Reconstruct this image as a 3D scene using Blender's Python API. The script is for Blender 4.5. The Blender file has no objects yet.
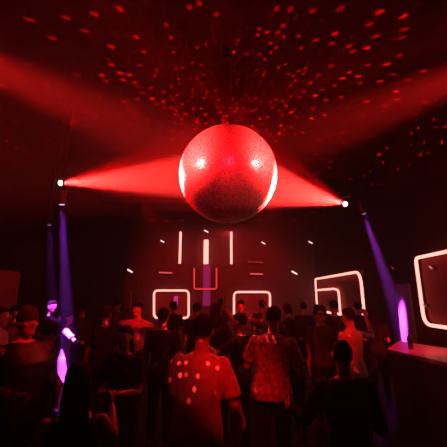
import bpy, bmesh, math, random
from mathutils import Vector, Matrix, Euler, noise

R = math.radians
PI = math.pi
random.seed(7)
SC = bpy.context.scene
COL = SC.collection

# ------------------------------------------------------------------ camera
F_PX = 320.0
YAW = R(1.16)
PITCH = math.atan2(297 - 223.5, F_PX)
CAM_Z = 1.87
cam_data = bpy.data.cameras.new('camera')
cam_data.sensor_width = 36.0
cam_data.lens = 36.0 * F_PX / 447.0
cam_data.clip_start = 0.05
cam = bpy.data.objects.new('camera', cam_data)
COL.objects.link(cam)
cam.location = (0, 0, CAM_Z)
cam.rotation_euler = Euler((PI / 2 + PITCH, 0, YAW), 'XYZ')
SC.camera = cam
CAM_M = cam.rotation_euler.to_matrix()
CAM_O = Vector((0, 0, CAM_Z))


def ray(px, py):
    return CAM_M @ Vector(((px - 223.5) / F_PX, (223.5 - py) / F_PX, -1.0))


def at(px, py, Y):
    d = ray(px, py)
    return CAM_O + d * (Y / d.y)


def at_x(px, py, X):
    d = ray(px, py)
    return CAM_O + d * (X / d.x)


def at_z(px, py, Z):
    d = ray(px, py)
    return CAM_O + d * ((Z - CAM_Z) / d.z)


# ------------------------------------------------------------------ world: dark, filled with stage haze
world = bpy.data.worlds.new('haze_world')
SC.world = world
world.use_nodes = True
wn = world.node_tree
wn.nodes.clear()
wo = wn.nodes.new('ShaderNodeOutputWorld')
wb = wn.nodes.new('ShaderNodeBackground')
wb.inputs['Color'].default_value = (0, 0, 0, 1)
wb.inputs['Strength'].default_value = 0
wv = wn.nodes.new('ShaderNodeVolumeScatter')
wv.inputs['Color'].default_value = (1, 1, 1, 1)
wv.inputs['Density'].default_value = 0.013
wv.inputs['Anisotropy'].default_value = 0.35
wn.links.new(wb.outputs[0], wo.inputs['Surface'])
wn.links.new(wv.outputs[0], wo.inputs['Volume'])

# ------------------------------------------------------------------ exposure / colour management
vs = SC.view_settings
vs.view_transform = 'Standard'
vs.look = 'None'
vs.exposure = 0.0
vs.gamma = 1.0
vs.use_curve_mapping = False
try:
    SC.cycles.use_denoising = True
    SC.cycles.denoiser = 'OPENIMAGEDENOISE'
    SC.cycles.sample_clamp_indirect = 4.0
    SC.cycles.max_bounces = 5
    SC.cycles.volume_bounces = 0
except Exception:
    pass

# ------------------------------------------------------------------ key positions
ROOM_L, ROOM_R = -4.7, 3.86
ROOM_F, ROOM_B = -4.0, 14.6
CEIL = 5.4
BALL_Y = 4.0
BALL_C = at(228, 174.8, BALL_Y)
BALL_R = 0.645
SPOT_L = at(61, 183, 6.0)          # red head, left of the ball
SPOT_R = at(345, 204, 6.8)         # red head, right of the ball
WASH_L = at(62, 205, 5.2)          # violet head under the left red one
WASH_L2 = at(49, 225, 5.9)         # small violet head further back
WASH_R = at(364, 214, 7.0)         # violet head on the right
cr = CAM_M @ Vector((1, 0, 0))
cu = CAM_M @ Vector((0, 1, 0))
cb = CAM_M @ Vector((0, 0, 1))
FRONT_L = BALL_C + (-0.78 * cr + 0.27 * cu + 0.50 * cb) * 3.9
FRONT_R = BALL_C + (0.78 * cr + 0.25 * cu + 0.50 * cb) * 3.8
RED = (1.0, 0.0, 0.002)
HOT = (1.0, 0.032, 0.026)
VIOLET = (0.56, 0.055, 1.0)
WARM = (1.0, 0.010, 0.009)


def dot_gobo(nt, mode, spacing, axis=None, base=0.02, keep=0.5):
    """Procedural dot pattern (imitates mirror-ball reflections) driven by the direction a light ray leaves its lamp."""
    N, L = nt.nodes, nt.links

    def m(op, a, b=None, c=None):
        n = N.new('ShaderNodeMath')
        n.operation = op
        for i, v in enumerate((a, b, c)):
            if v is None:
                continue
            if isinstance(v, (int, float)):
                n.inputs[i].default_value = v
            else:
                L.new(v, n.inputs[i])
        return n.outputs[0]

    def dotp(sock, v):
        n = N.new('ShaderNodeVectorMath')
        n.operation = 'DOT_PRODUCT'
        L.new(sock, n.inputs[0])
        n.inputs[1].default_value = v
        return n.outputs['Value']

    inc = N.new('ShaderNodeNewGeometry').outputs['Incoming']
    if mode in ('sphere', 'under'):
        dz = dotp(inc, (0, 0, 1 if mode == 'sphere' else -1))
        th = m('ARCCOSINE', m('MINIMUM', m('MAXIMUM', dz, -1.0), 1.0))
        row = m('DIVIDE', th, spacing)
        i = m('FLOOR', row)
        ring = m('MAXIMUM', m('ROUND', m('MULTIPLY', m('SINE', m('MULTIPLY', m('ADD', i, 0.5), spacing)), 2 * PI / spacing * 0.85)), 3.0)
        ph = m('ADD', m('DIVIDE', m('ARCTAN2', dotp(inc, (0, 1, 0)), dotp(inc, (1, 0, 0))), 2 * PI), 0.5)
        u = m('MULTIPLY', ph, ring)
        zen = m('MULTIPLY_ADD', th, 0.38, 0.10)
        side = dotp(inc, (0.02, 0.24, 0.0))
        keep_s = m('MINIMUM', m('ADD', zen, side), 0.62)
        cz = m('MAXIMUM', dz, 0.22)
        rad = m('MULTIPLY', m('MINIMUM', m('MAXIMUM', m('MULTIPLY', dz, 1.5), 0.45), 1.0), 0.26)
        if mode == 'under':
            keep_s, rad = keep, 0.25
        boost = 1.0 if mode == 'under' else m('MULTIPLY', m('MINIMUM', m('DIVIDE', 0.55, m('POWER', cz, 2.4)), 9.0), m('GREATER_THAN', dz, 0.12))
    else:
        fwd, rgt, up = axis
        f = dotp(inc, fwd)
        u = m('DIVIDE', m('DIVIDE', dotp(inc, rgt), f), spacing)
        row = m('DIVIDE', m('DIVIDE', dotp(inc, up), f), spacing)
        i = m('FLOOR', row)
        keep_s = keep
        boost, rad = 1.0, 0.25
    j = m('FLOOR', u)
    cx = N.new('ShaderNodeCombineXYZ')
    L.new(i, cx.inputs[0])
    L.new(j, cx.inputs[1])
    wn_ = N.new('ShaderNodeTexWhiteNoise')
    wn_.noise_dimensions = '3D'
    L.new(cx.outputs[0], wn_.inputs['Vector'])
    sep = N.new('ShaderNodeSeparateColor')
    L.new(wn_.outputs['Color'], sep.inputs[0])
    du = m('SUBTRACT', m('SUBTRACT', u, j), m('MULTIPLY_ADD', sep.outputs[1], 0.56, 0.22))
    dv = m('SUBTRACT', m('SUBTRACT', row, i), m('MULTIPLY_ADD', sep.outputs[2], 0.56, 0.22))
    d2 = m('SQRT', m('ADD', m('MULTIPLY', du, du), m('MULTIPLY', dv, dv)))
    spot = m('MINIMUM', m('MAXIMUM', m('MULTIPLY', m('SUBTRACT', rad, d2), 9.0), 0.0), 1.0)
    on = m('LESS_THAN', wn_.outputs['Value'], keep_s)
    bright = m('MULTIPLY_ADD', m('POWER', sep.outputs[0], 2.0), 1.5, 0.12)
    val = m('ADD', m('MULTIPLY', m('MULTIPLY', m('MULTIPLY', spot, on), bright), boost), base)
    if mode == 'under':
        val = m('MULTIPLY', val, m('GREATER_THAN', dz, -0.05))
    em = N['Emission'] if 'Emission' in N else N.new('ShaderNodeEmission')
    L.new(val, em.inputs['Strength'])


def spot(name, loc, target, power, color, size_deg, blend, radius=0.04):
    ld = bpy.data.lights.new(name, 'SPOT')
    ld.energy = power
    ld.color = color
    ld.spot_size = R(size_deg)
    ld.spot_blend = blend
    ld.shadow_soft_size = radius
    o = bpy.data.objects.new(name, ld)
    COL.objects.link(o)
    d = (Vector(target) - Vector(loc)).normalized()
    o.location = Vector(loc) + d * 0.02
    o.rotation_euler = d.to_track_quat('-Z', 'Y').to_euler()
    return o


# ---- the beams on the mirror ball
LIT = BALL_C + Vector((0, 0, 0.0))
spot('beam_light', SPOT_L, at(197, 176, 4.0), 110000, HOT, 11.0, 0.35)
spot('beam_light', SPOT_R, at(262, 184, 4.0), 110000, HOT, 11.0, 0.35)
spot('beam_halo', SPOT_L, BALL_C + Vector((0, 0, 0.12)), 15000, RED, 24, 1.0)
spot('beam_halo', SPOT_R, BALL_C + Vector((0, 0, 0.15)), 11000, RED, 24, 1.0)
spot('beam_light', FRONT_L, BALL_C + Vector((0, 0, 0.05)), 25000, WARM, 18, 1.0, 0.06)
spot('beam_light', FRONT_R, BALL_C + Vector((0, 0, 0.05)), 21000, WARM, 18, 1.0, 0.06)
spot('ball_fill', (0.2, -2.6, 4.3), BALL_C + Vector((0, 0, 0.0)), 3000, (1.0, 0.004, 0.012), 10, 0.8, 0.08)  # added fill from behind the camera, brightens the ball's front
# ---- added dot lamp behind the ball, imitates sparkle off its crown
gl = bpy.data.lights.new('mirror_sparkle', 'POINT')
gl.energy = 19000
gl.color = RED
gl.shadow_soft_size = 0.0
gl.use_nodes = True
dot_gobo(gl.node_tree, 'sphere', 0.070, base=0.0, keep=0.52)
go = bpy.data.objects.new('mirror_sparkle', gl)
COL.objects.link(go)
go.location = BALL_C + Vector((0.05, 0.58, BALL_R * 0.95))
# ---- violet heads
spot('violet_beam', WASH_L, at(69, 375, 5.75), 21000, VIOLET, 7.5, 0.5)
spot('violet_beam', WASH_L2, at(53, 309, 6.5), 3000, VIOLET, 9, 0.6)
spot('violet_beam', WASH_R, at_x(405, 334, ROOM_R), 30000, (0.66, 0.06, 1.0), 10.5, 1.0)
# ---- red wash on the stage wall and on the floor
STAGE_WASH = [Vector((-3.0, 10.6, CEIL - 0.35)), Vector((1.6, 10.6, CEIL - 0.35))]
spot('stage_wash', STAGE_WASH[0], (-1.9, ROOM_B, 2.2), 560, RED, 80, 1.0, 0.1)
spot('stage_wash', STAGE_WASH[1], (0.6, ROOM_B, 2.2), 560, RED, 80, 1.0, 0.1)
CROWD_WASH = Vector((0.9, -1.2, 4.9))
spot('crowd_wash', CROWD_WASH, (0.05, 3.0, 1.25), 900, RED, 13, 0.9, 0.05)
DOT_POS = Vector((-1.0, -1.6, 4.7))
dt = Vector((-0.28, 2.5, 1.38))
fw = (dt - DOT_POS).normalized()
rg = fw.cross(Vector((0, 0, 1))).normalized()
upv = rg.cross(fw)
dl = spot('dot_beam', DOT_POS, dt, 8000, HOT, 4.9, 0.5, 0.0)
dl.data.use_nodes = True
dot_gobo(dl.data.node_tree, 'plane', 0.0140, axis=(fw, rg, upv), base=0.012, keep=0.42)

spot('bar_lamp', (3.5, 2.9, 3.9), at_z(402, 347, 1.05), 1800, (1, 0.004, 0.03), 24, 0.9, 0.04)  # added lamp out of view, reddens the counter top
# ---- added dot lamp under the ball, imitates its sparkle on the dancers
gl2 = bpy.data.lights.new('mirror_sparkle', 'POINT')
gl2.energy = 3000
gl2.color = HOT
gl2.shadow_soft_size = 0.0
gl2.use_nodes = True
dot_gobo(gl2.node_tree, 'under', 0.032, base=0.012, keep=0.2)
go2 = bpy.data.objects.new('mirror_sparkle', gl2)
COL.objects.link(go2)
go2.location = BALL_C - Vector((0, 0, BALL_R + 0.12))
# ---- added unseen spots that redden a few dancers
ACC = Vector((0.3, 1.4, 4.9))
ACC_R = Vector((1.9, 1.6, 4.9))
spot('accent', ACC, at(139, 322, 6.2), 1900, RED, 7, 0.8)
spot('accent', ACC_R, at(243, 308, 6.8), 2000, RED, 6, 0.8)
spot('accent', ACC_R, at(340, 335, 4.6), 800, RED, 9, 0.8)
spot('accent', ACC, at(36, 318, 3.0), 600, RED, 6, 0.8)

# ------------------------------------------------------------------ materials
MATS = {}


def mat(name, color, rough=0.6, metal=0.0, bump=0.0, scale=40.0, vary=0.0, emit=None, strength=0.0, sheen=0.0, spec=None):
    if name in MATS:
        return MATS[name]
    m = bpy.data.materials.new(name)
    m.use_nodes = True
    nt = m.node_tree
    b = nt.nodes['Principled BSDF']
    b.inputs['Base Color'].default_value = (*color, 1)
    b.inputs['Roughness'].default_value = rough
    b.inputs['Metallic'].default_value = metal
    if spec is not None:
        b.inputs['Specular IOR Level'].default_value = spec
    if sheen:
        b.inputs['Sheen Weight'].default_value = sheen
    if vary or bump:
        tc = nt.nodes.new('ShaderNodeTexCoord')
        ns = nt.nodes.new('ShaderNodeTexNoise')
        ns.inputs['Scale'].default_value = scale
        ns.inputs['Detail'].default_value = 4
        nt.links.new(tc.outputs['Object'], ns.inputs['Vector'])
        if vary:
            cr_ = nt.nodes.new('ShaderNodeValToRGB')
            cr_.color_ramp.elements[0].position = 0.3
            cr_.color_ramp.elements[1].position = 0.7
            cr_.color_ramp.elements[0].color = (*[c * (1 - vary) for c in color], 1)
            cr_.color_ramp.elements[1].color = (*[min(1, c * (1 + vary)) for c in color], 1)
            nt.links.new(ns.outputs['Fac'], cr_.inputs[0])
            nt.links.new(cr_.outputs[0], b.inputs['Base Color'])
        if bump:
            bp = nt.nodes.new('ShaderNodeBump')
            bp.inputs['Strength'].default_value = bump
            bp.inputs['Distance'].default_value = 0.01
            nt.links.new(ns.outputs['Fac'], bp.inputs['Height'])
            nt.links.new(bp.outputs[0], b.inputs['Normal'])
    if emit:
        b.inputs['Emission Color'].default_value = (*emit, 1)
        b.inputs['Emission Strength'].default_value = strength
    MATS[name] = m
    return m


M_CEIL = mat('black_ceiling_paint', (0.020, 0.019, 0.019), 0.9, bump=0.3, scale=12, vary=0.25, spec=0.0)
M_WALL = mat('black_wall_paint', (0.013, 0.011, 0.011), 0.8, bump=0.2, scale=18, vary=0.3, spec=0.02)
M_BACK = mat('stage_wall_panel', (0.10, 0.07, 0.07), 0.7, bump=0.15, scale=8, vary=0.25, spec=0.2)
M_FLOOR = mat('dark_dance_floor', (0.007, 0.006, 0.006), 0.6, bump=0.1, scale=9, vary=0.3, spec=0.2)
M_METAL = mat('black_metal', (0.03, 0.03, 0.03), 0.45, 0.6, bump=0.05, scale=60)
M_STEEL = mat('dull_steel', (0.25, 0.25, 0.25), 0.4, 0.9, bump=0.05, scale=50)
M_LENS_R = mat('red_lens_glow', (0.1, 0.02, 0.02), 0.2, emit=(1, 0.62, 0.55), strength=9)
M_LENS_V = mat('violet_lens_glow', (0.05, 0.02, 0.1), 0.2, emit=(0.55, 0.3, 1.0), strength=2.2)
M_LENS_W = mat('warm_white_lamp_glow', (0.1, 0.1, 0.1), 0.3, emit=(1, 0.66, 0.58), strength=1.5)
M_LENS_D = mat('dim_pink_lamp_glow', (0.1, 0.1, 0.1), 0.3, emit=(1, 0.30, 0.26), strength=0.75)
M_LED = mat('led_tube_glow', (0.2, 0.05, 0.05), 0.4, emit=(1, 0.24, 0.20), strength=3.2)
M_LED_RED = mat('red_led_tube_glow', (0.2, 0.03, 0.03), 0.4, emit=(1, 0.05, 0.045), strength=0.75)
M_PANEL = mat('maroon_backing_panel', (0.20, 0.03, 0.03), 0.7, bump=0.1, scale=20, vary=0.2, spec=0.2)
M_DASH = mat('pink_led_dash_glow', (0.2, 0.05, 0.05), 0.4, emit=(1, 0.10, 0.10), strength=0.9)
M_DASH_D = mat('dim_led_dash_glow', (0.2, 0.05, 0.05), 0.4, emit=(1, 0.06, 0.06), strength=0.22)
M_MAGENTA = mat('magenta_panel_glow', (0.1, 0.01, 0.05), 0.5, emit=(1, 0.06, 0.45), strength=0.17)
M_MAGENTA_B = mat('magenta_lamp_glow', (0.1, 0.01, 0.05), 0.5, emit=(1, 0.07, 0.5), strength=0.5)


# ------------------------------------------------------------------ mesh helpers
def link(name, bm, m, parent=None, smooth=False):
    me = bpy.data.meshes.new(name)
    bmesh.ops.recalc_face_normals(bm, faces=bm.faces[:])
    bm.to_mesh(me)
    bm.free()
    if smooth:
        for p in me.polygons:
            p.use_smooth = True
    if m:
        me.materials.append(m)
    o = bpy.data.objects.new(name, me)
    COL.objects.link(o)
    if parent is not None:
        o.parent = parent
    return o


def tag(o, label, cat, group=None, kind=None):
    o['label'] = label
    o['category'] = cat
    if group:
        o['group'] = group
    if kind:
        o['kind'] = kind
    return o


def empty(name, loc=(0, 0, 0), rz=0.0):
    o = bpy.data.objects.new(name, None)
    o.empty_display_size = 0.2
    COL.objects.link(o)
    o.location = loc
    o.rotation_euler = (0, 0, rz)
    return o


def box(bm, lo, hi, bevel=0.0):
    lo, hi = Vector(lo), Vector(hi)
    r = bmesh.ops.create_cube(bm, size=1.0)
    c, s = (lo + hi) / 2, hi - lo
    for v in r['verts']:
        v.co = Vector((v.co.x * s.x, v.co.y * s.y, v.co.z * s.z)) + c
    if bevel:
        es = list({e for v in r['verts'] for e in v.link_edges})
        bmesh.ops.bevel(bm, geom=es, offset=bevel, segments=2, affect='EDGES')
    return bm


def cyl(bm, a, b, r1, r2=None, n=20):
    a, b = Vector(a), Vector(b)
    d = b - a
    mtx = Matrix.Translation((a + b) / 2) @ d.to_track_quat('Z', 'Y').to_matrix().to_4x4()
    bmesh.ops.create_cone(bm, cap_ends=True, segments=n, radius1=r1, radius2=r1 if r2 is None else r2, depth=d.length, matrix=mtx)
    return bm


def ell(bm, c, r, rot=None, u=16, v=10):
    mtx = Matrix.Translation(Vector(c))
    if rot is not None:
        mtx = mtx @ rot.to_4x4()
    mtx = mtx @ Matrix.Diagonal((r[0], r[1], r[2], 1))
    rr = []
    for i in range(v):
        a = PI * (0.06 + 0.88 * i / (v - 1))
        rr.append([mtx @ Vector((math.sin(a) * math.cos(2 * PI * k / u), math.sin(a) * math.sin(2 * PI * k / u), -math.cos(a))) for k in range(u)])
    rings_loft(bm, rr)


def rings_loft(bm, rings):
    vs_ = [[bm.verts.new(p) for p in r] for r in rings]
    n = len(vs_[0])
    for a, b in zip(vs_[:-1], vs_[1:]):
        for k in range(n):
            bm.faces.new((a[k], a[(k + 1) % n], b[(k + 1) % n], b[k]))
    bm.faces.new(vs_[0][::-1])
    bm.faces.new(vs_[-1])


def loft(bm, secs, n=24, pw=2.3):
    """secs: (z, rx, ry, yoff) elliptical sections, bottom to top."""
    rr = []
    for z, rx, ry, yo in secs:
        r = []
        for k in range(n):
            a = 2 * PI * k / n
            c, s = math.cos(a), math.sin(a)
            q = (abs(c) ** pw + abs(s) ** pw) ** (-1 / pw)
            r.append(Vector((rx * c * q, ry * s * q + yo, z)))
        rr.append(r)
    rings_loft(bm, rr)


def tube(bm, pts, rad, n=12, closed=False):
    pts = [Vector(p) for p in pts]
    if not isinstance(rad, (list, tuple)):
        rad = [rad] * len(pts)
    cnt = len(pts)
    tang = []
    for i in range(cnt):
        if closed:
            t = (pts[(i + 1) % cnt] - pts[i - 1]).normalized()
        else:
            t = (pts[min(i + 1, cnt - 1)] - pts[max(i - 1, 0)]).normalized()
        tang.append(t)
    ref = Vector((0, 0, 1)) if abs(tang[0].z) < 0.9 else Vector((0, 1, 0))
    nrm = (ref - tang[0] * ref.dot(tang[0])).normalized()
    rr = []
    for i in range(cnt):
        t = tang[i]
        nrm = (nrm - t * nrm.dot(t)).normalized()
        bn = t.cross(nrm)
        rr.append([pts[i] + (nrm * math.cos(2 * PI * k / n) + bn * math.sin(2 * PI * k / n)) * rad[i] for k in range(n)])
    if closed:
        vs_ = [[bm.verts.new(p) for p in r] for r in rr]
        for a in range(cnt):
            A, B = vs_[a], vs_[(a + 1) % cnt]
            for k in range(n):
                bm.faces.new((A[k], A[(k + 1) % n], B[(k + 1) % n], B[k]))
    else:
        rings_loft(bm, rr)


def limb(bm, pts, rad, n=14):
    """tapered limb with rounded joints"""
    tube(bm, pts, rad, n)
    for p, r in zip(pts, rad):
        ell(bm, p, (r, r, r), u=14, v=9)


# ------------------------------------------------------------------ the room
def struct(name, bm, m):
    o = link(name, bm, m)
    o['kind'] = 'structure'
    return o


T = 0.2
struct('floor', box(bmesh.new(), (ROOM_L - T, ROOM_F - T, -T), (ROOM_R + T, ROOM_B + T, 0)), M_FLOOR)
struct('ceiling', box(bmesh.new(), (ROOM_L - T, ROOM_F - T, CEIL), (ROOM_R + T, ROOM_B + T, CEIL + T)), M_CEIL)
struct('wall_left', box(bmesh.new(), (ROOM_L - T, ROOM_F, 0), (ROOM_L, ROOM_B, CEIL)), M_WALL)
struct('wall_right', box(bmesh.new(), (ROOM_R, ROOM_F, 0), (ROOM_R + T, ROOM_B, CEIL)), M_WALL)
struct('wall_front', box(bmesh.new(), (ROOM_L - T, ROOM_F - T, 0), (ROOM_R + T, ROOM_F, CEIL)), M_WALL)
bm = bmesh.new()
box(bm, (ROOM_L - T, ROOM_B, 0), (ROOM_R + T, ROOM_B + T, CEIL))
struct('wall_back', bm, M_BACK)
# ceiling joists, running across the room
for k, y in enumerate((7.6, 9.4, 11.2, 13.0)):
    struct('trim_%d' % (k + 1), box(bmesh.new(), (ROOM_L, y - 0.08, CEIL - 0.2), (ROOM_R, y + 0.08, CEIL), 0.01), M_WALL)
# pilasters on the stage wall
for k, px in enumerate((98, 130, 325)):
    x = at(px, 290, ROOM_B).x
    struct('trim_%d' % (k + 5), box(bmesh.new(), (x - 0.42, ROOM_B - 0.12, 0), (x + 0.42, ROOM_B, at(px, 274, ROOM_B).z), 0.015), M_BACK)

# ------------------------------------------------------------------ mirror ball
ball = empty('mirror_ball', BALL_C)
tag(ball, 'big round mirror ball of small square tiles hanging over the dancers', 'mirror ball')
bm = bmesh.new()
bmesh.ops.create_uvsphere(bm, u_segments=64, v_segments=40, radius=BALL_R - 0.008)
link('core', bm, mat('ball_grout', (0.02, 0.02, 0.02), 0.7), ball, True)
bm = bmesh.new()
rows = 84
rnd = random.Random(3)
for i in range(1, rows - 1):
    t0, t1 = PI * i / rows, PI * (i + 1) / rows
    tm = (t0 + t1) / 2
    n = max(6, int(2 * PI * math.sin(tm) / (PI / rows)))
    for j in range(n):
        p0, p1 = 2 * PI * j / n, 2 * PI * (j + 1) / n
        pm = (p0 + p1) / 2
        nv = Vector((math.sin(tm) * math.cos(pm), math.sin(tm) * math.sin(pm), math.cos(tm)))
        e1 = Vector((-math.sin(pm), math.cos(pm), 0))
        e2 = nv.cross(e1)
        hw = BALL_R * math.sin(tm) * (p1 - p0) / 2 * 0.91
        hh = BALL_R * (t1 - t0) / 2 * 0.91
        tilt = Matrix.Rotation(rnd.gauss(0, 0.022), 3, e1) @ Matrix.Rotation(rnd.gauss(0, 0.022), 3, e2)
        q = []
        for lev, sh in ((0.0, 1.0), (0.004, 0.9)):
            q.append([bm.verts.new(nv * (BALL_R - 0.005 + lev) + tilt @ (e1 * hw * sx * sh + e2 * hh * sy * sh)) for sx, sy in ((-1, -1), (1, -1), (1, 1), (-1, 1))])
        bm.faces.new(q[1])
        for k in range(4):
            bm.faces.new((q[0][k], q[0][(k + 1) % 4], q[1][(k + 1) % 4], q[1][k]))
M_MIRROR = mat('mirror_tile', (0.9, 0.88, 0.88), 0.36, 1.0)
nt = M_MIRROR.node_tree
geo = nt.nodes.new('ShaderNodeNewGeometry')
mr = nt.nodes.new('ShaderNodeMapRange')
mr.inputs['To Min'].default_value = 0.20
mr.inputs['To Max'].default_value = 0.38
nt.links.new(geo.outputs['Random Per Island'], mr.inputs['Value'])
b1 = nt.nodes['Principled BSDF']
nt.links.new(mr.outputs[0], b1.inputs['Roughness'])
b2 = nt.nodes.new('ShaderNodeBsdfPrincipled')        # rougher second layer for a broad sheen on every tile
b2.inputs['Base Color'].default_value = (0.9, 0.88, 0.88, 1)
b2.inputs['Metallic'].default_value = 1.0
b2.inputs['Roughness'].default_value = 0.72
mx = nt.nodes.new('ShaderNodeMixShader')
mx.inputs[0].default_value = 0.62
nt.links.new(b1.outputs[0], mx.inputs[1])
nt.links.new(b2.outputs[0], mx.inputs[2])
nt.links.new(mx.outputs[0], nt.nodes['Material Output'].inputs['Surface'])
link('mirror_tiling', bm, M_MIRROR, ball)
bm = bmesh.new()
cyl(bm, (0, 0, BALL_R - 0.03), (0, 0, BALL_R + 0.015), 0.09, 0.06, 24)
link('cap', bm, M_STEEL, ball)
bm = bmesh.new()
tube(bm, [(0.025 * math.cos(a), 0, BALL_R + 0.035 + 0.025 * math.sin(a)) for a in [2 * PI * k / 20 for k in range(20)]], 0.006, 8, True)
link('hook', bm, M_STEEL, ball, True)
ZT = CEIL - BALL_C.z
bm = bmesh.new()
cyl(bm, (0.02, 0, BALL_R + 0.05), (0.02, 0, ZT - 0.16), 0.006, n=10)
link('cable', bm, M_STEEL, ball)
bm = bmesh.new()
cyl(bm, (0, 0, ZT - 0.17), (0, 0, ZT - 0.02), 0.07, n=24)
cyl(bm, (0, 0, ZT - 0.02), (0, 0, ZT), 0.11, n=24)
link('motor', bm, M_METAL, ball)


# ------------------------------------------------------------------ stage lights
def moving_head(name, pos, target, lens_mat, label, cat, hang_z, scale=1.0, group=None):
    """pos is the centre of the lens; the lamp hangs from hang_z"""
    d = (Vector(target) - Vector(pos)).normalized()
    s = scale
    pivot = Vector(pos) - d * 0.20 * s
    root = empty(name, (pivot.x, pivot.y, hang_z))
    tag(root, label, cat, group)
    off = -Vector((pivot.x, pivot.y, hang_z))
    rgt = d.cross(Vector((0, 0, 1)))
    rgt = rgt.normalized() if rgt.length > 1e-3 else Vector((1, 0, 0))
    bm = bmesh.new()
    cyl(bm, pivot + off - d * 0.16 * s, pivot + off + d * 0.12 * s, 0.085 * s, 0.10 * s, 24)
    cyl(bm, pivot + off + d * 0.12 * s, pivot + off + d * 0.185 * s, 0.10 * s, 0.085 * s, 24)
    cyl(bm, pivot + off - d * 0.21 * s, pivot + off - d * 0.16 * s, 0.05 * s, 0.085 * s, 24)
    link('head', bm, M_METAL, root)
    bm = bmesh.new()
    ell(bm, pivot + off + d * 0.183 * s, (0.078 * s, 0.078 * s, 0.022 * s), d.to_track_quat('Z', 'Y').to_matrix(), 20, 10)
    link('lens', bm, lens_mat, root, True)
    ytop = max(0.17 * s, min(0.26 * s, hang_z - pivot.z - 0.09 * s))
    for sg in (-1, 1):
        bm = bmesh.new()
        a = pivot + off + rgt * sg * 0.125 * s
        tube(bm, [a, a + Vector((0, 0, ytop))], 0.022 * s, 10)
        cyl(bm, pivot + off + rgt * sg * 0.095 * s, a, 0.03 * s, n=12)
        link('yoke_arm', bm, M_METAL, root)
    bm = bmesh.new()
    zt = pivot.z - hang_z + ytop
    box(bm, (-0.15 * s, -0.10 * s, zt), (0.15 * s, 0.10 * s, zt + 0.07 * s), 0.01)
    link('base', bm, M_METAL, root)
    if -zt - 0.07 * s > 0.02:
        bm = bmesh.new()
        cyl(bm, (0, 0, zt + 0.06 * s), (0, 0, 0), 0.018, n=12)
        link('hanging_rod', bm, M_METAL, root)
    return root


moving_head('moving_head_light', SPOT_L, BALL_C, M_LENS_R, 'red moving head light left of the mirror ball, aimed at it', 'stage light', CEIL, 0.68)
moving_head('moving_head_light', SPOT_R, BALL_C, M_LENS_R, 'red moving head light right of the mirror ball, aimed at it', 'stage light', CEIL, 0.68)
moving_head('beam_light', WASH_L, at(69, 375, 5.75), M_LENS_V, 'violet beam light pointing straight down under the left red spotlight', 'stage light', CEIL, 0.6)
moving_head('beam_light', WASH_L2, at(53, 309, 6.5), M_LENS_V, 'small violet beam light hanging further back behind the left violet beam', 'stage light', CEIL, 0.45)
moving_head('beam_light', WASH_R, at_x(405, 322, ROOM_R), M_LENS_V, 'violet beam light on the right, slanting down towards the bar counter', 'stage light', CEIL, 0.6)


def led_tube(name, pts, r, m, label, back, group=None, closed=False, cat='led light', extra=None, panel=None):
    """light tube along pts in a slim black channel that sits between tube and wall (back = vector to the wall)"""
    c = sum((Vector(p) for p in pts), Vector()) / len(pts)
    root = empty(name, c)
    tag(root, label, cat, group)
    q = [Vector(p) - c for p in pts]
    bm = bmesh.new()
    tube(bm, q, r, 10, closed)
    link('light_tube', bm, m, root, True)
    bm = bmesh.new()
    tube(bm, [p + Vector(back) for p in q], r * 0.9, 4, closed)
    link('channel', bm, M_METAL, root)
    if panel:
        bm = bmesh.new()
        lo = Vector([min(p[i] for p in panel) for i in range(3)]) - c
        hi = Vector([max(p[i] for p in panel) for i in range(3)]) - c
        if back[1]:
            hi.y = ROOM_B - 0.012 - c.y
            lo.y = hi.y - 0.03
        else:
            hi.x = ROOM_R - 0.012 - c.x
            lo.x = hi.x - 0.03
        box(bm, lo, hi, 0.008)
        link('backing_panel', bm, M_PANEL, root)  # added maroon panel, strengthens the red LED glow inside the frame
    npt = len(q)
    bv = Vector(back).normalized()
    for k in sorted({0, npt // 2, npt - 1} if not closed else {0, npt // 4, npt // 2, 3 * npt // 4}):
        bm = bmesh.new()
        far = q[k] + bv * ((ROOM_B - 0.004 - (q[k] + c).y) if bv.y > 0.5 else (ROOM_R - 0.004 - (q[k] + c).x))
        cyl(bm, q[k] + Vector(back), far, 0.02, n=10)
        link('wall_bracket', bm, M_METAL, root)
    for e in extra or []:
        bm = bmesh.new()
        tube(bm, [Vector(p) - c for p in e], r * 0.9, 10)
        link('inner_tube', bm, m, root, True)
    return root


def round_rect(corners, rad, seg=6):
    """closed rounded polygon through four 3-D corners"""
    out = []
    n = len(corners)
    for i in range(n):
        p, a, b = Vector(corners[i]), Vector(corners[i - 1]), Vector(corners[(i + 1) % n])
        r = rad[i] if isinstance(rad, (list, tuple)) else rad
        s, e = p + (a - p).normalized() * r, p + (b - p).normalized() * r
        for k in range(seg + 1):
            t = k / seg
            out.append(s * (1 - t) ** 2 + p * 2 * t * (1 - t) + e * t * t)
    return out


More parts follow.
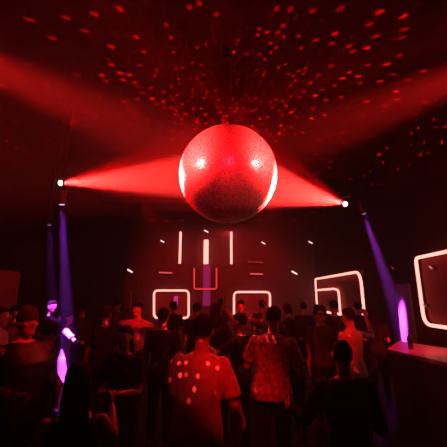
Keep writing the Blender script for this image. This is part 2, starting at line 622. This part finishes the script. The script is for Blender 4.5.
YB = ROOM_B - 0.17
BK = Vector((0, 0.045, 0))
for px0, py0, px1, py1, r, lab in (
        (180.7, 232, 179.6, 263.5, 0.055, 'slim upright led bar left of the thick middle bar'),
        (206.2, 240, 206.2, 264, 0.112, 'thick short upright led bar in the middle of the stage wall'),
        (231.2, 232, 231.2, 264, 0.055, 'slim upright led bar right of the thick middle bar')):
    a, b = at(px0, py0, YB), at(px1, py1, YB)
    b.x = a.x
    led_tube('neon_bar', [a, b], r, M_LED, lab, BK, 'upright led bars on the stage wall')
for (x0, y0, x1, y1, lab) in ((154, 290.5, 188.7, 318, 'rounded rectangular led frame low on the stage wall, left of centre'),
                              (234, 292, 270, 319, 'rounded rectangular led frame low on the stage wall, right of centre')):
    cs = [at(x0, y0, YB), at(x1, y0, YB), at(x1, y1, YB), at(x0, y1, YB)]
    led_tube('neon_loop', round_rect(cs, 0.2), 0.046, M_LED, lab, BK, 'rounded led frames', True, 'led frame', panel=cs)
a, b, c, d = at(194.2, 268, YB), at(194.2, 289, YB), at(216.5, 289, YB), at(216.5, 268, YB)
led_tube('neon_loop', [a, b + Vector((0, 0, .06)), b + Vector((.05, 0, 0)), c - Vector((.05, 0, 0)), c + Vector((0, 0, .06)), d], 0.04, M_LED_RED,
         'dim red open-topped led frame below the middle bar', BK, None, False, 'led frame')
bm = bmesh.new()
a, b = at(203, 265, YB), at(210, 306, YB)
box(bm, (a.x, ROOM_B - 0.06, b.z), (b.x, ROOM_B - 0.01, a.z), 0.01)
tag(link('glowing_screen', bm, M_MAGENTA), 'tall dim magenta screen inside the open-topped red frame', 'screen')
bm = bmesh.new()
a, b = at(173.5, 296, YB), at(177.5, 305, YB)
box(bm, (a.x, ROOM_B - 0.10, b.z), (b.x, ROOM_B - 0.045, a.z), 0.02)  # glowing block in place of an unidentified magenta light
tag(link('glowing_screen', bm, M_MAGENTA_B), 'small bright magenta glow inside the left rounded frame', 'screen')
for px, py, w, m, lab in ((165.5, 272.5, 13, M_DASH, 'thin level pink light strip left of the open-topped red frame'),
                          (256.5, 273.8, 13, M_DASH, 'thin level pink light strip right of the open-topped red frame'),
                          (255.5, 262, 15, M_DASH_D, 'faint level red light strip above the right pink strip')):
    led_tube('light_strip', [at(px - w / 2, py, YB), at(px + w / 2, py + 0.4, YB)], 0.03, m, lab, BK, 'level light strips on the stage wall', False, 'light strip')

# right-hand wall frames
XR = ROOM_R - 0.12
BX = Vector((0.045, 0, 0))
ZT_, ZB_ = at_x(352, 273, XR).z, 1.30
ya, yb = at_x(362, 290, XR).y, min(at_x(311.5, 290, XR).y, ROOM_B - 0.3)
cs = [(XR, ya, ZT_), (XR, yb, at_x(313.5, 279.5, XR).z), (XR, yb, ZB_), (XR, ya, ZB_)]
yi = at_x(338.5, 290, XR).y
zi = at_x(338, 288.5, XR).z
led_tube('neon_loop', round_rect(cs, [0.4, 0.1, 0.4, 0.3]), 0.040, M_LED, 'slanting led frame with a smaller frame inside on the right wall', BX,
         'rounded led frames', True, 'led frame',
         [[(XR, yb, zi), (XR, yi + 0.5, zi), (XR, yi + 0.1, zi - 0.05), (XR, yi, zi - 0.15), (XR, yi, ZB_)]], cs)
yc = at_x(419.8, 290, XR).y
ZT_, ZB_ = at_x(420, 257.2, XR).z, at_x(425, 324.5, XR).z
cs = [(XR, yc - 2.7, ZT_), (XR, yc, ZT_), (XR, yc, ZB_), (XR, yc - 2.7, ZB_)]
led_tube('neon_loop', round_rect(cs, [0.2, 0.1, 0.22, 0.2]), 0.032, M_LED, 'large bright led frame on the right wall, cut by the edge of the photo', BX,
         'rounded led frames', True, 'led frame', panel=cs)


# grey strip added on the right wall to catch the violet pool
ya_, yb_ = at_x(412.5, 300, ROOM_R).y, at_x(399, 300, ROOM_R).y
struct('trim_9', box(bmesh.new(), (ROOM_R - 0.05, ya_, 0), (ROOM_R, yb_, 2.15), 0.01), mat('grey_pilaster_paint', (0.17, 0.16, 0.16), 0.7, bump=0.1, scale=15, vary=0.1))


# small tilted lamps
def pin_lamp(p, out, m, label, s=1.0, up=Vector((0, 0, 1))):
    root = empty('wall_lamp', p)
    tag(root, label, 'wall lamp', 'small tilted wall lamps')
    out = Vector(out)
    side = up.cross(out).normalized()
    ax = (side * 0.88 - up * 0.5).normalized() if abs(out.y) > 0.5 else (side * 0.8 - up * 0.6).normalized()
    bm = bmesh.new()
    cyl(bm, out * -0.08, out * 0.0, 0.035, n=12)
    tube(bm, [out * -0.005 - ax * 0.16 * s, out * -0.005 + ax * 0.13 * s], 0.038 * s, 8)
    link('housing', bm, M_METAL, root)
    bm = bmesh.new()
    limb(bm, [out * 0.045 - ax * 0.085 * s, out * 0.045 + ax * 0.085 * s], [0.03 * s, 0.03 * s], 10)
    link('bulb', bm, m, root, True)


YL = ROOM_B - 0.09
for px, py, m, s, lab in ((116, 240, M_LENS_D, 0.9, 'dim tilted wall lamp high on the stage wall, farthest left'),
                          (162.5, 241.5, M_LENS_W, 0.9, 'small tilted wall lamp just left of the slim left led bar'),
                          (206.3, 231.5, M_LENS_W, 1.0, 'small tilted wall lamp right above the thick middle led bar'),
                          (263.3, 243.2, M_LENS_W, 0.9, 'small tilted wall lamp just right of the slim right led bar'),
                          (310.3, 242.6, M_LENS_W, 0.9, 'small tilted wall lamp high on the stage wall, farthest right'),
                          (130.2, 271, M_LENS_W, 1.25, 'bright tilted wall lamp on the pilaster left of the left rounded frame'),
                          (294.2, 272.8, M_LENS_W, 1.25, 'bright tilted wall lamp right of the right rounded frame')):
    y = YL - (0.12 if px == 130.2 else 0)
    pin_lamp(at(px, py, y), (0, -1, 0), m, lab, s)
pin_lamp(at_x(433, 267.5, ROOM_R - 0.09), (-1, 0, 0), M_LENS_D, 'upper small tilted lamp inside the large right frame', 0.42)
pin_lamp(at_x(426, 305.5, ROOM_R - 0.09), (-1, 0, 0), M_LENS_D, 'lower small tilted lamp inside the large right frame', 0.38)
pin_lamp(at_x(394.5, 268, ROOM_R - 0.09), (-1, 0, 0), M_DASH_D, 'faint small lamp on the right wall between the two led frames', 0.5)

# left wall panel
pa, pb = at_x(22, 272, ROOM_L + 0.1), at_x(-6, 268, ROOM_L + 0.1)
bm = bmesh.new()
box(bm, (ROOM_L, pb.y, 1.0), (ROOM_L + 0.1, pa.y, pa.z), 0.03)
tag(link('wall_screen', bm, mat('red_fabric_panel', (0.45, 0.10, 0.10), 0.9, bump=0.3, scale=80)), 'dull red padded screen on the left wall', 'screen')

# ------------------------------------------------------------------ bar counter on the right
ZC = 1.05
A, B, C_, D_ = at_z(387, 349, ZC), at_z(470, 368, ZC), at_z(470, 351.5, ZC), at_z(399, 341, ZC)
for p in (B, C_, D_):
    p.x = min(p.x, ROOM_R - 0.02)
bar = empty('bar_counter', ((A.x + C_.x) / 2, (A.y + C_.y) / 2, 0))
tag(bar, 'bar counter along the right wall, its top catching red light', 'bar counter')
oc = Vector(bar.location)


def prism(bm, poly, z0, z1, shrink=0.0):
    c = sum((Vector(p) for p in poly), Vector()) / len(poly)
    q = [Vector(p) + (c - Vector(p)) * shrink for p in poly]
    rings_loft(bm, [[Vector((p.x, p.y, z0)) - oc for p in q], [Vector((p.x, p.y, z1)) - oc for p in q]])


bm = bmesh.new()
prism(bm, [A, B, C_, D_], ZC - 0.05, ZC)
link('counter_top', bm, mat('lacquered_counter', (0.30, 0.22, 0.22), 0.35, vary=0.15, scale=5), bar)
bm = bmesh.new()
prism(bm, [A, B, C_, D_], 0.0, ZC - 0.05, 0.06)
link('counter_body', bm, mat('black_counter_panel', (0.02, 0.015, 0.015), 0.5, bump=0.1, scale=10), bar)


def lathe(bm, prof, n=20):
    rings_loft(bm, [[Vector((r * math.cos(2 * PI * k / n), r * math.sin(2 * PI * k / n), z)) for k in range(n)] for r, z in prof])


bp = at_z(411, 349, ZC)
bot = empty('bottle', (bp.x, bp.y, ZC))
tag(bot, 'dark tall bottle standing alone on the bar counter', 'bottle')
bm = bmesh.new()
lathe(bm, [(0.036, 0), (0.04, 0.006), (0.04, 0.15), (0.036, 0.18), (0.018, 0.215), (0.0145, 0.23), (0.0145, 0.285)])
link('glass_body', bm, mat('dark_bottle_glass', (0.01, 0.008, 0.006), 0.1), bot, True)
bm = bmesh.new()
lathe(bm, [(0.0165, 0.275), (0.0165, 0.30), (0.012, 0.303)])
link('cap', bm, M_METAL, bot, True)

# ------------------------------------------------------------------ people
TMP = []


def remesh(name, bm, m, parent, voxel=0.011, it=3, deform=None, ratio=None, puff=0.0, nscale=6.0):
    """union of the closed shapes in bm as one continuous smooth surface"""
    if deform:
        for v in bm.verts:
            v.co = deform(v.co)
    bmesh.ops.recalc_face_normals(bm, faces=bm.faces[:])
    me = bpy.data.meshes.new('tmp')
    bm.to_mesh(me)
    bm.free()
    o = bpy.data.objects.new('tmp', me)
    COL.objects.link(o)
    md = o.modifiers.new('r', 'REMESH')
    md.mode = 'VOXEL'
    md.voxel_size = voxel
    sm = o.modifiers.new('s', 'SMOOTH')
    sm.factor = 0.5
    sm.iterations = it
    if ratio:
        dc = o.modifiers.new('d', 'DECIMATE')
        dc.ratio = ratio
    dg = bpy.context.evaluated_depsgraph_get()
    nm = bpy.data.meshes.new_from_object(o.evaluated_get(dg))
    bpy.data.objects.remove(o)
    bpy.data.meshes.remove(me)
    nm.name = name
    if puff:
        seed = Vector((sum(ord(ch) for ch in parent.name) % 97, 3.1, 0))
        for v in nm.vertices:
            c = Vector((v.co.x, v.co.y, v.co.z * 0.45)) * nscale + seed
            v.co += v.normal * (noise.noise(c) * puff + noise.noise(c * 2.3) * puff * 0.4)
    for p in nm.polygons:
        p.use_smooth = True
    nm.materials.clear()
    nm.materials.append(m)
    r = bpy.data.objects.new(name, nm)
    COL.objects.link(r)
    r.parent = parent
    return r


def hand(bm, w, d, nrm, curl, thumb_side, s=1.0, fat=1.0):
    """palm, four fingers of different lengths and a thumb; w wrist, d pointing direction, nrm palm normal"""
    d = d.normalized()
    nrm = (nrm - d * nrm.dot(d)).normalized()
    sd = d.cross(nrm) * thumb_side
    rot = Matrix((sd, d, nrm)).transposed()
    ell(bm, w + d * 0.05 * s, (0.042 * s, 0.056 * s, 0.017 * s * fat), rot)
    ell(bm, w + d * 0.075 * s, (0.042 * s, 0.022 * s, 0.014 * s * fat), rot)
    for k, (off, ln) in enumerate(((0.031, 0.072), (0.0105, 0.082), (-0.0105, 0.076), (-0.031, 0.060))):
        p = w + d * 0.078 * s + sd * off * s
        ang = 0.0
        pts = [p - d * 0.015 * s, p]
        dd = (d + sd * off * 2.2).normalized()
        for f in (0.45, 0.30, 0.25):
            ang += curl * (0.8 + 0.08 * k)
            q = dd * math.cos(ang) + nrm * math.sin(ang)
            p = p + q * ln * f * s
            pts.append(p.copy())
        rr = [0.0095, 0.0095, 0.009, 0.0085, 0.0075]
        limb(bm, pts, [r * s * fat for r in rr], 8)
    p = w + d * 0.025 * s + sd * 0.030 * s
    t1 = p + (d * 0.6 + sd * 0.75 + nrm * 0.25).normalized() * 0.038 * s
    t2 = t1 + (d * 0.9 + sd * 0.35 + nrm * (0.3 + curl * 0.4)).normalized() * 0.032 * s
    limb(bm, [p, t1, t2], [0.012 * s * fat, 0.0105 * s * fat, 0.0085 * s * fat], 8)


SKINS = {'light': (0.55, 0.36, 0.28), 'tan': (0.38, 0.22, 0.15), 'brown': (0.16, 0.085, 0.055)}


def V(*a):
    return Vector(a)


DOWN_L, DOWN_R = (V(-.16, .02, -1), V(-.08, .22, -1)), (V(.16, .02, -1), V(.08, .22, -1))
ARMS = {
    'down': (V(.17, -.03, -1), V(.08, .20, -1)),
    'bent': (V(.22, .02, -1), V(-.30, .85, -.05)),
    'drink': (V(.16, .18, -1), V(-.45, .90, .12)),
    'chest': (V(.30, .25, -.9), V(-.75, .45, .45)),
    'up': (V(.55, .15, .75), V(-.10, .12, 1)),
    'high': (V(.30, .20, 1), V(.05, .05, 1)),
    'wave': (V(.85, .20, -.15), V(.10, .35, 1)),
    'out': (V(.75, .45, -.35), V(.55, .80, .05)),
    'point': (V(.60, .50, -.50), V(.95, .20, .06)),
    'hip': (V(.55, -.15, -.8), V(-.5, .35, -.55)),
    'fold': (V(.85, .25, -.12), V(-.85, .45, .12)),
    'front': (V(.25, .75, -.55), V(-.1, .9, .45)),
}


def person(px, Y, h, rz, label, shirt, sleeve='short', legs=None, hair='short', skin='light', la='down', ra='down',
           lean=0, tilt=0, hyaw=0, width=1.0, female=False, dress=False, glasses=False, near=False, curl=0.35, twist=0, hatmat=None,
           puff=0.008, loose=0.0, hair_m=None, hairlen=0.22, step=0.0, group='dancers in the club crowd'):
    gx = at(px, 297, Y).x
    root = empty('person', (gx, Y, 0), R(rz))
    tag(root, label, 'person', group)
    s = h / 1.75
    vox = 0.009 if near else 0.012
    ratio = None if near else 0.45
    w = width * (0.92 if female else 1.0)
    sk = mat('skin_' + skin, SKINS[skin], 0.5, bump=0.05, scale=120, vary=0.06)
    legs = legs or mat('black_trousers', (0.012, 0.012, 0.014), 0.8, bump=0.2, scale=60, spec=0.1)
    hair_m = hair_m or mat('dark_hair', (0.012, 0.009, 0.008), 0.7, bump=0.6, scale=90, spec=0.06)

    lr, tr, tw = R(lean), R(tilt), R(twist)

    def deform(p):
        z = p.z / s
        t = max(0.0, min(1.0, (z - 0.86) / 0.40))
        t = t * t * (3 - 2 * t)
        piv = Vector((0, 0, 0.92 * s))
        q = p - piv
        if t > 0:
            q = Matrix.Rotation(tw * t, 3, 'Z') @ q
            q = Matrix.Rotation(-lr * t, 3, 'X') @ q
            q = Matrix.Rotation(tr * t, 3, 'Y') @ q
        return q + piv

    # joints
    sh = {-1: V(-.174 * w, 0, 1.388) * s, 1: V(.174 * w, 0, 1.388) * s}
    el, wr, hd = {}, {}, {}
    for sg, arm in ((-1, la), (1, ra)):
        up, fo = ARMS[arm] if isinstance(arm, str) else arm
        up, fo = V(up.x * sg, up.y, up.z).normalized(), V(fo.x * sg, fo.y, fo.z).normalized()
        el[sg] = sh[sg] + up * 0.285 * s
        wr[sg] = el[sg] + fo * 0.25 * s
        hd[sg] = fo
    hip = {-1: V(-.088, 0, .90) * s, 1: V(.088, 0, .90) * s}
    kn = {-1: V(-.105, .025 + step, .49) * s, 1: V(.105, .025 - step * .4, .49) * s}
    an = {-1: V(-.115, -.01 + step, .085) * s, 1: V(.115, -.01 - step * 1.3, .085) * s}

    # ---------------- body: one continuous surface
    b = bmesh.new()
    secs = [(.80, .10, .07, 0), (.86, .145, .10, -.01), (.93, .165, .115, -.012), (1.01, .148, .10, 0), (1.09, .135, .092, .004),
            (1.20, .152, .105, .006), (1.30, .170, .112, .004), (1.38, .168, .10, -.004), (1.435, .115, .072, -.010), (1.475, .062, .058, -.008)]
    if female:
        secs[4] = (1.09, .120, .085, .004)
        secs[2] = (.93, .175, .118, -.012)
    loft(b, [(z * s, rx * s * w, ry * s * w, yo * s) for z, rx, ry, yo in secs])
    if female:
        for sg in (-1, 1):
            ell(b, V(sg * .075 * w, .085, 1.275) * s, (.062 * s, .055 * s, .062 * s))
    # neck and head
    hq = Matrix.Rotation(R(hyaw), 3, 'Z')
    limb(b, [V(0, -.012, 1.43) * s, V(0, .0, 1.56) * s], [.060 * s, .054 * s], 14)
    hz = 1.515
    hs = s * (0.96 if female else 1.0)

    def hp(x, y, z):
        return hq @ V(x * hs, y * hs, 0) + V(0, .012 * s, hz * s + z * hs)

    hb = bmesh.new()
    loft(hb, [(z, rx, ry, yo) for z, rx, ry, yo in (
        (.000, .020, .022, .058), (.010, .036, .042, .045), (.035, .052, .066, .026), (.062, .061, .082, .012), (.095, .068, .092, .003),
        (.130, .073, .098, -.003), (.165, .074, .097, -.006), (.195, .066, .086, -.008), (.218, .047, .060, -.010), (.232, .020, .026, -.012))], 24, 2.1)
    limb(hb, [V(0, .092, .138), V(0, .104, .112), V(0, .114, .095)], [.008, .010, .0125], 10)
    for sg in (-1, 1):
        ell(hb, V(sg * .009, .103, .092), (.009, .010, .008))
        ell(hb, V(sg * .031, .083, .147), (.024, .014, .007))
        ell(hb, V(sg * .042, .066, .098), (.022, .018, .018))
        ell(hb, V(sg * .075, -.008, .112), (.008, .020, .032))
    ell(hb, V(0, .084, .064), (.024, .013, .006))
    ell(hb, V(0, .083, .052), (.021, .013, .0065))
    ell(hb, V(0, .070, .016), (.022, .018, .014))
    for v in hb.verts:
        v.co = hp(*v.co)
    tmpm = bpy.data.meshes.new('tmp')
    hb.to_mesh(tmpm)
    hb.free()
    b.from_mesh(tmpm)
    bpy.data.meshes.remove(tmpm)
    for sg in (-1, 1):
        mid = (sh[sg] + el[sg]) / 2
        limb(b, [V(sg * .09 * w, -.005, 1.385) * s, sh[sg], mid, el[sg]], [r * s * (w ** .5) * (.88 if female else 1) for r in (.050, .054, .049, .041)])
        m2 = el[sg].lerp(wr[sg], 0.3)
        limb(b, [el[sg], m2, wr[sg]], [r * s * (.88 if female else 1) for r in (.041, .042, .028)])
        fd = hd[sg]
        pn = V(-sg, 0, 0) - fd * V(-sg, 0, 0).dot(fd)
        if pn.length < 0.3:
            pn = V(0, 0, -1)
        hand(b, wr[sg] + fd * .01 * s, fd, pn, curl, 1 if fd.normalized().cross(pn.normalized()).y > 0 or fd.cross(pn).z > 0.2 else -1, s, 1.12 if not near else 1.0)
        limb(b, [hip[sg], hip[sg].lerp(kn[sg], .45), kn[sg], kn[sg].lerp(an[sg], .3), an[sg]], [r * s for r in (.090, .078, .058, .056, .038)])
        limb(b, [an[sg] + V(0, -.03, -.04) * s, an[sg] + V(0, .13, -.05) * s], [.036 * s, .032 * s], 10)
    remesh('body', b, sk, root, vox, 2, deform, ratio)

    # ---------------- eyes
    hd_def = deform
    for sg in (-1, 1):
        e = bmesh.new()
        ell(e, hp(sg * .031, .0825, .127), (.0125 * hs, .0125 * hs, .0095 * hs), u=12, v=8)
        for v in e.verts:
            v.co = hd_def(v.co)
        link('eye', e, mat('eye', (0.30, 0.27, 0.25), 0.2), root, True)
    if glasses:
        e = bmesh.new()
        for sg in (-1, 1):
            ell(e, hp(sg * .034, .108, .124), (.030 * hs, .006 * hs, .022 * hs), hq)
            tube(e, [hp(sg * .062, .10, .128), hp(sg * .078, .0, .125)], .003 * hs, 6)
        tube(e, [hp(-.012, .112, .128), hp(.012, .112, .128)], .004 * hs, 6)
        for v in e.verts:
            v.co = hd_def(v.co)
        link('glasses', e, mat('glossy_dark_glasses', (0.05, 0.04, 0.04), 0.12, 0.5), root, True)

    # ---------------- hair / hats
    hbm = bmesh.new()
    if hair in ('short', 'long', 'bun', 'curly'):
        loft(hbm, [(.085, .066, .056, -.048), (.12, .078, .076, -.036), (.155, .082, .098, -.018), (.19, .077, .100, -.012), (.222, .058, .074, -.012), (.243, .026, .034, -.014)], 24, 2.1)
        ell(hbm, V(0, .060, .196), (.062, .036, .030))
        if hair == 'long':
            loft(hbm, [(-.02 - hairlen, .050, .022, -.085), (-.08 - hairlen * .4, .085, .040, -.080), (.0, .090, .050, -.060), (.07, .086, .060, -.045), (.15, .080, .075, -.03)], 20, 2.2)
        if hair == 'bun':
            ell(hbm, V(0, -.085, .215), (.045, .045, .045))
        if hair == 'curly':
            rr = random.Random(int(px * 7))
            for k in range(46):
                a, z = rr.uniform(0, 2 * PI), rr.uniform(.09, .25)
                if math.sin(a) > 0.55 and z < .17:
                    continue
                q = math.sqrt(max(.05, 1 - ((z - .15) / .12) ** 2))
                ell(hbm, V(.088 * q * math.cos(a), .095 * q * math.sin(a) - .02, z), (.026, .026, .026), u=8, v=6)
        nm = 'hair'
    else:
        hatmat = hatmat or mat('black_hat', (0.015, 0.014, 0.014), 0.85, bump=0.4, scale=100)
        if hair == 'beanie':
            loft(hbm, [(.128, .082, .107, -.006), (.155, .085, .110, -.006), (.172, .083, .107, -.008), (.178, .079, .103, -.008), (.22, .070, .088, -.012), (.252, .040, .05, -.016), (.262, .015, .02, -.016)], 24, 2.1)
            nm = 'beanie'
        else:
            loft(hbm, [(.132, .081, .106, -.006), (.150, .082, .106, -.006), (.175, .081, .104, -.006), (.215, .070, .088, -.008), (.245, .040, .05, -.010), (.252, .012, .015, -.010)], 24, 2.1)
            ell(hbm, V(0, .118, .152), (.066, .075, .008))
            nm = 'cap'
        hb2 = bmesh.new()
        loft(hb2, [(.07, .062, .045, -.05), (.11, .074, .062, -.042), (.15, .077, .068, -.037), (.17, .074, .066, -.034)], 20, 2.1)
        for v in hb2.verts:
            v.co = hp(*v.co)
        remesh('hair', hb2, hair_m, root, vox, 2, deform, ratio)
    for v in hbm.verts:
        v.co = hp(*v.co)
    remesh(nm, hbm, hair_m if nm == 'hair' else hatmat, root, vox * 0.9, 2, deform, None, 0.004 if nm == 'hair' else 0.0, 30)

    # ---------------- shirt / dress
    g = 0.014 + loose * 0.4
    c = bmesh.new()
    hem = .86
    if dress:
        cs_ = [(.52, .235, .19, 0), (.70, .205, .155, -.005), (.88, .185, .135, -.012), (1.0, .152, .112, 0)]
    else:
        cs_ = [(hem, .165 + loose, .12 + loose, -.01), (.93, .172 + loose, .122 + loose, -.012), (1.01, .156 + loose * 1.1, .108 + loose, 0)]
    cs_ += [(1.09, (.124 if female else .142) + loose * 1.1, .098 + loose * .9, .004), (1.20, .158 + loose * .9, .112 + loose * .7, .006),
            (1.30, .176 + loose * .5, .118 + loose * .4, .004), (1.38, .178 + loose * .2, .108, -.004), (1.43, .128, .084, -.010)]
    if sleeve != 'none':
        cs_ += [(1.462, .080, .072, -.008)]
    loft(c, [(z * s, rx * s * w + .004, ry * s * w + .004, yo * s) for z, rx, ry, yo in cs_])
    if female:
        for sg in (-1, 1):
            ell(c, V(sg * .075 * w, .088, 1.275) * s, (.066 * s, .060 * s, .066 * s))
    for sg in (-1, 1):
        fsh = V(sg * .10 * w, -.005, 1.388) * s
        if sleeve == 'none':
            limb(c, [V(sg * .085 * w, -.005, 1.32) * s, V(sg * .09 * w, -.005, 1.415) * s], [.06 * s, .036 * s])
        elif sleeve == 'short':
            end = sh[sg].lerp(el[sg], 0.72 + loose * 3)
            tube(c, [fsh, sh[sg], end], [(.058) * s, (.064 + loose * .12) * s, (.064 + loose * .5) * s], 16)
            ell(c, sh[sg], (.063 * s,) * 3)
        else:
            limb(c, [fsh, sh[sg], sh[sg].lerp(el[sg], .5), el[sg], el[sg].lerp(wr[sg], .35), el[sg].lerp(wr[sg], .95)],
                 [(r + loose * .25) * s for r in (.058, .062, .060, .053, .052, .039)])
    remesh('dress' if dress else ('shirt' if sleeve != 'none' else 'tank_top'), c, shirt, root, vox, 3, deform, ratio, puff, 7)

    # ---------------- trousers and shoes
    if not dress:
        t = bmesh.new()
        loft(t, [(z * s, rx * s * w, ry * s * w, yo * s) for z, rx, ry, yo in ((.79, .12, .085, 0), (.86, .158, .112, -.01), (.93, .170, .120, -.012), (1.0, .156, .108, 0))])
        for sg in (-1, 1):
            tube(t, [hip[sg], hip[sg].lerp(kn[sg], .45), kn[sg], kn[sg].lerp(an[sg], .4), an[sg] + V(0, 0, .0)], [r * s for r in (.098, .088, .070, .066, .056)], 16)
            ell(t, hip[sg], (.098 * s,) * 3)
        remesh('trousers', t, legs, root, 0.014, 2, deform, 0.4)
    for sg in (-1, 1):
        f = bmesh.new()
        a = an[sg]
        tube(f, [V(a.x, a.y - .075 * s, .045), V(a.x, a.y - .03 * s, .05), V(a.x, a.y + .07 * s, .045), V(a.x, a.y + .155 * s, .035), V(a.x, a.y + .185 * s, .030)],
             [.028, .045, .045, .036, .018], 14)
        for v in f.verts:
            v.co.z = max(v.co.z, 0.002)
        link('shoe', f, mat('black_shoe', (0.015, 0.014, 0.014), 0.5), root, True)
    return root


def cloth(name, c, vary=0.0, rough=0.85, scale=55, bump=0.25):
    return mat(name, c, rough, bump=bump, scale=scale, vary=vary, spec=0.15)


WHITE = mat('white_cotton', (0.62, 0.60, 0.58), 0.55, bump=0.25, scale=55, spec=0.4)
PRINT = cloth('printed_cotton', (0.55, 0.42, 0.38), 0.65, 0.7, 26)
BLACK = cloth('black_cotton', (0.014, 0.013, 0.014))
CHAR = cloth('charcoal_cotton', (0.035, 0.033, 0.035))
NAVY = cloth('navy_cotton', (0.016, 0.018, 0.035))
MAROON = cloth('maroon_cotton', (0.12, 0.02, 0.02))
GREY = cloth('grey_cotton', (0.16, 0.15, 0.15))
PALE = cloth('pale_cotton', (0.5, 0.47, 0.45))
LILAC = cloth('pale_lilac_cloth', (0.30, 0.26, 0.36))
LEATHER = mat('black_leather', (0.02, 0.018, 0.018), 0.4, bump=0.3, scale=40)

PEOPLE = [
    # px, Y, height, facing, label, options
    (199, 2.62, 1.735, -3, 'man in a loose white t-shirt seen from behind, dots of light on his back', dict(shirt=WHITE, la=(V(.06, .12, -1), V(-.2, .9, -.1)), ra=(V(.36, .05, -1), V(.2, .6, -.6)), near=True, loose=.022, puff=.021, width=1.0, tilt=3)),
    (269, 3.60, 1.77, -12, 'man in a patterned short-sleeved shirt seen from behind, right of the white t-shirt', dict(shirt=PRINT, la='chest', ra=(V(.40, .15, -1), V(-.3, .9, .1)), near=True, loose=.02, puff=.012, width=1.08, lean=4, tilt=3)),
    (30, 3.00, 1.77, -120, 'man in a black jacket and beanie with a red-lit face, left side', dict(shirt=LEATHER, sleeve='long', hair='beanie', near=True, la='bent', ra='bent', loose=.05, width=1.25, skin='light')),
    (53, 6.50, 1.80, -120, 'man in black whose face and forearms are lit white-violet by the violet beam', dict(shirt=BLACK, sleeve='short', near=True, skin='light', la='down', ra='bent')),
    (69, 5.85, 1.62, -60, 'woman in a pale dress lit violet, one arm stretched out', dict(shirt=LILAC, dress=True, female=True, hair='long', ra='point', la='down', sleeve='short', near=True)),
    (2, 4.30, 1.74, -80, 'person in a pale shirt at the far left edge, lit red', dict(shirt=PALE, sleeve='short', la='bent', ra='bent')),
    (86, 1.90, 1.52, 18, 'woman with long dark hair seen from behind, front left corner', dict(shirt=BLACK, sleeve='none', hair='long', female=True, near=True, la='bent', ra='front')),
    (128, 3.30, 1.60, 172, 'person in black facing the camera, both hands held together at the waist', dict(shirt=BLACK, sleeve='short', near=True, la='drink', ra='drink', curl=.7, female=True, hair='long')),
    (139, 6.20, 1.76, 150, 'red-lit dancer in a pale shirt with both arms folded up before the chest', dict(shirt=PALE, la='fold', ra='fold', near=True, skin='light')),
    (241, 6.80, 1.80, 175, 'red-lit dancer raising both arms before the right rounded frame', dict(shirt=PALE, sleeve='none', la='wave', ra='up', near=True, female=True, hair='bun', skin='light')),
    (319, 5.30, 1.72, 182, 'person in shiny glasses facing the camera, left of the pale tank top', dict(shirt=CHAR, glasses=True, near=True, la='bent', ra='down', skin='tan', hair='curly')),
    (349, 4.60, 1.73, 22, 'woman in a pale tank top seen from behind before the slanting led frame', dict(shirt=PALE, sleeve='none', hair='short', female=True, near=True, ra='wave', la='bent', lean=3)),
    (338, 2.50, 1.56, -8, 'woman in black with a bun seen from behind, front right', dict(shirt=BLACK, sleeve='long', hair='bun', female=True, near=True, la=(V(.5, .2, -1), V(.45, .9, 0)), ra='bent', width=1.15)),
    (107, 4.90, 1.74, 10, 'man in a black cap seen from behind, right of the violet dress', dict(shirt=BLACK, hair='cap', la='down', ra='bent')),
    (84, 7.20, 1.72, 30, 'man with short hair in charcoal, behind the black cap', dict(shirt=CHAR, la='bent', ra='down')),
    (118, 8.60, 1.80, -15, 'tall man in grey facing the stage, before the lit pilaster', dict(shirt=GREY, la='down', ra='up')),
    (164, 4.60, 1.72, -10, 'man with short dark hair in navy, just left of the white t-shirt man\'s head', dict(shirt=NAVY, la='down', ra='bent')),
    (174, 8.20, 1.74, 12, 'person in black whose head covers the left rounded frame\'s lower edge', dict(shirt=BLACK, hair='curly', la='bent', ra='bent')),
    (197, 6.40, 1.76, 0, 'man in a black t-shirt facing the stage below the open-topped red frame', dict(shirt=BLACK, la='down', ra='down')),
    (216, 4.90, 1.78, -20, 'woman with long dark hair in black, between the two lit-shirted men', dict(shirt=BLACK, female=True, hair='long', la='down', ra='chest')),
    (221, 9.00, 1.82, 8, 'man in maroon far back under the slim right led bar', dict(shirt=MAROON, la='down', ra='down')),
    (240, 4.40, 1.66, 60, 'short person in charcoal with a raised forearm, left of the patterned shirt', dict(shirt=CHAR, la='front', ra='chest', skin='light')),
    (262, 8.00, 1.80, -5, 'man in grey whose head covers the right rounded frame\'s right corner', dict(shirt=GREY, la='down', ra='bent')),
    (287, 6.00, 1.74, 14, 'man in a black cap behind the patterned shirt man\'s right shoulder', dict(shirt=BLACK, hair='cap', la='bent', ra='down')),
    (303, 7.80, 1.76, -12, 'woman with a bun in navy, left below the slanting led frame', dict(shirt=NAVY, female=True, hair='bun', la='down', ra='down')),
    (333, 6.60, 1.80, 8, 'tall man in charcoal whose head is below the inner led frame', dict(shirt=CHAR, la='bent', ra='down')),
    (357, 8.40, 1.72, -20, 'person in black with curly hair beside the slanting frame\'s right leg', dict(shirt=BLACK, hair='curly', la='down', ra='bent')),
    (372, 6.60, 1.66, -30, 'short woman in black with long hair, between the pale tank top and the bar', dict(shirt=BLACK, female=True, hair='long', la='bent', ra='bent')),
    (19, 5.40, 1.74, -70, 'man in maroon behind the beanie man, before the red wall panel', dict(shirt=MAROON, la='down', ra='bent', skin='light')),
    (288, 4.50, 1.60, 10, 'short woman with long hair in black, behind the patterned shirt\'s right sleeve', dict(shirt=BLACK, female=True, hair='long', la='bent', ra='down')),
]
for px, Y, h, rz, lab, kw in PEOPLE:
    person(px, Y, h, rz, lab, **kw)

# other lamps that light the crowd, out of the frame
LENS_OFF = mat('red_lens', (0.2, 0.01, 0.01), 0.2)
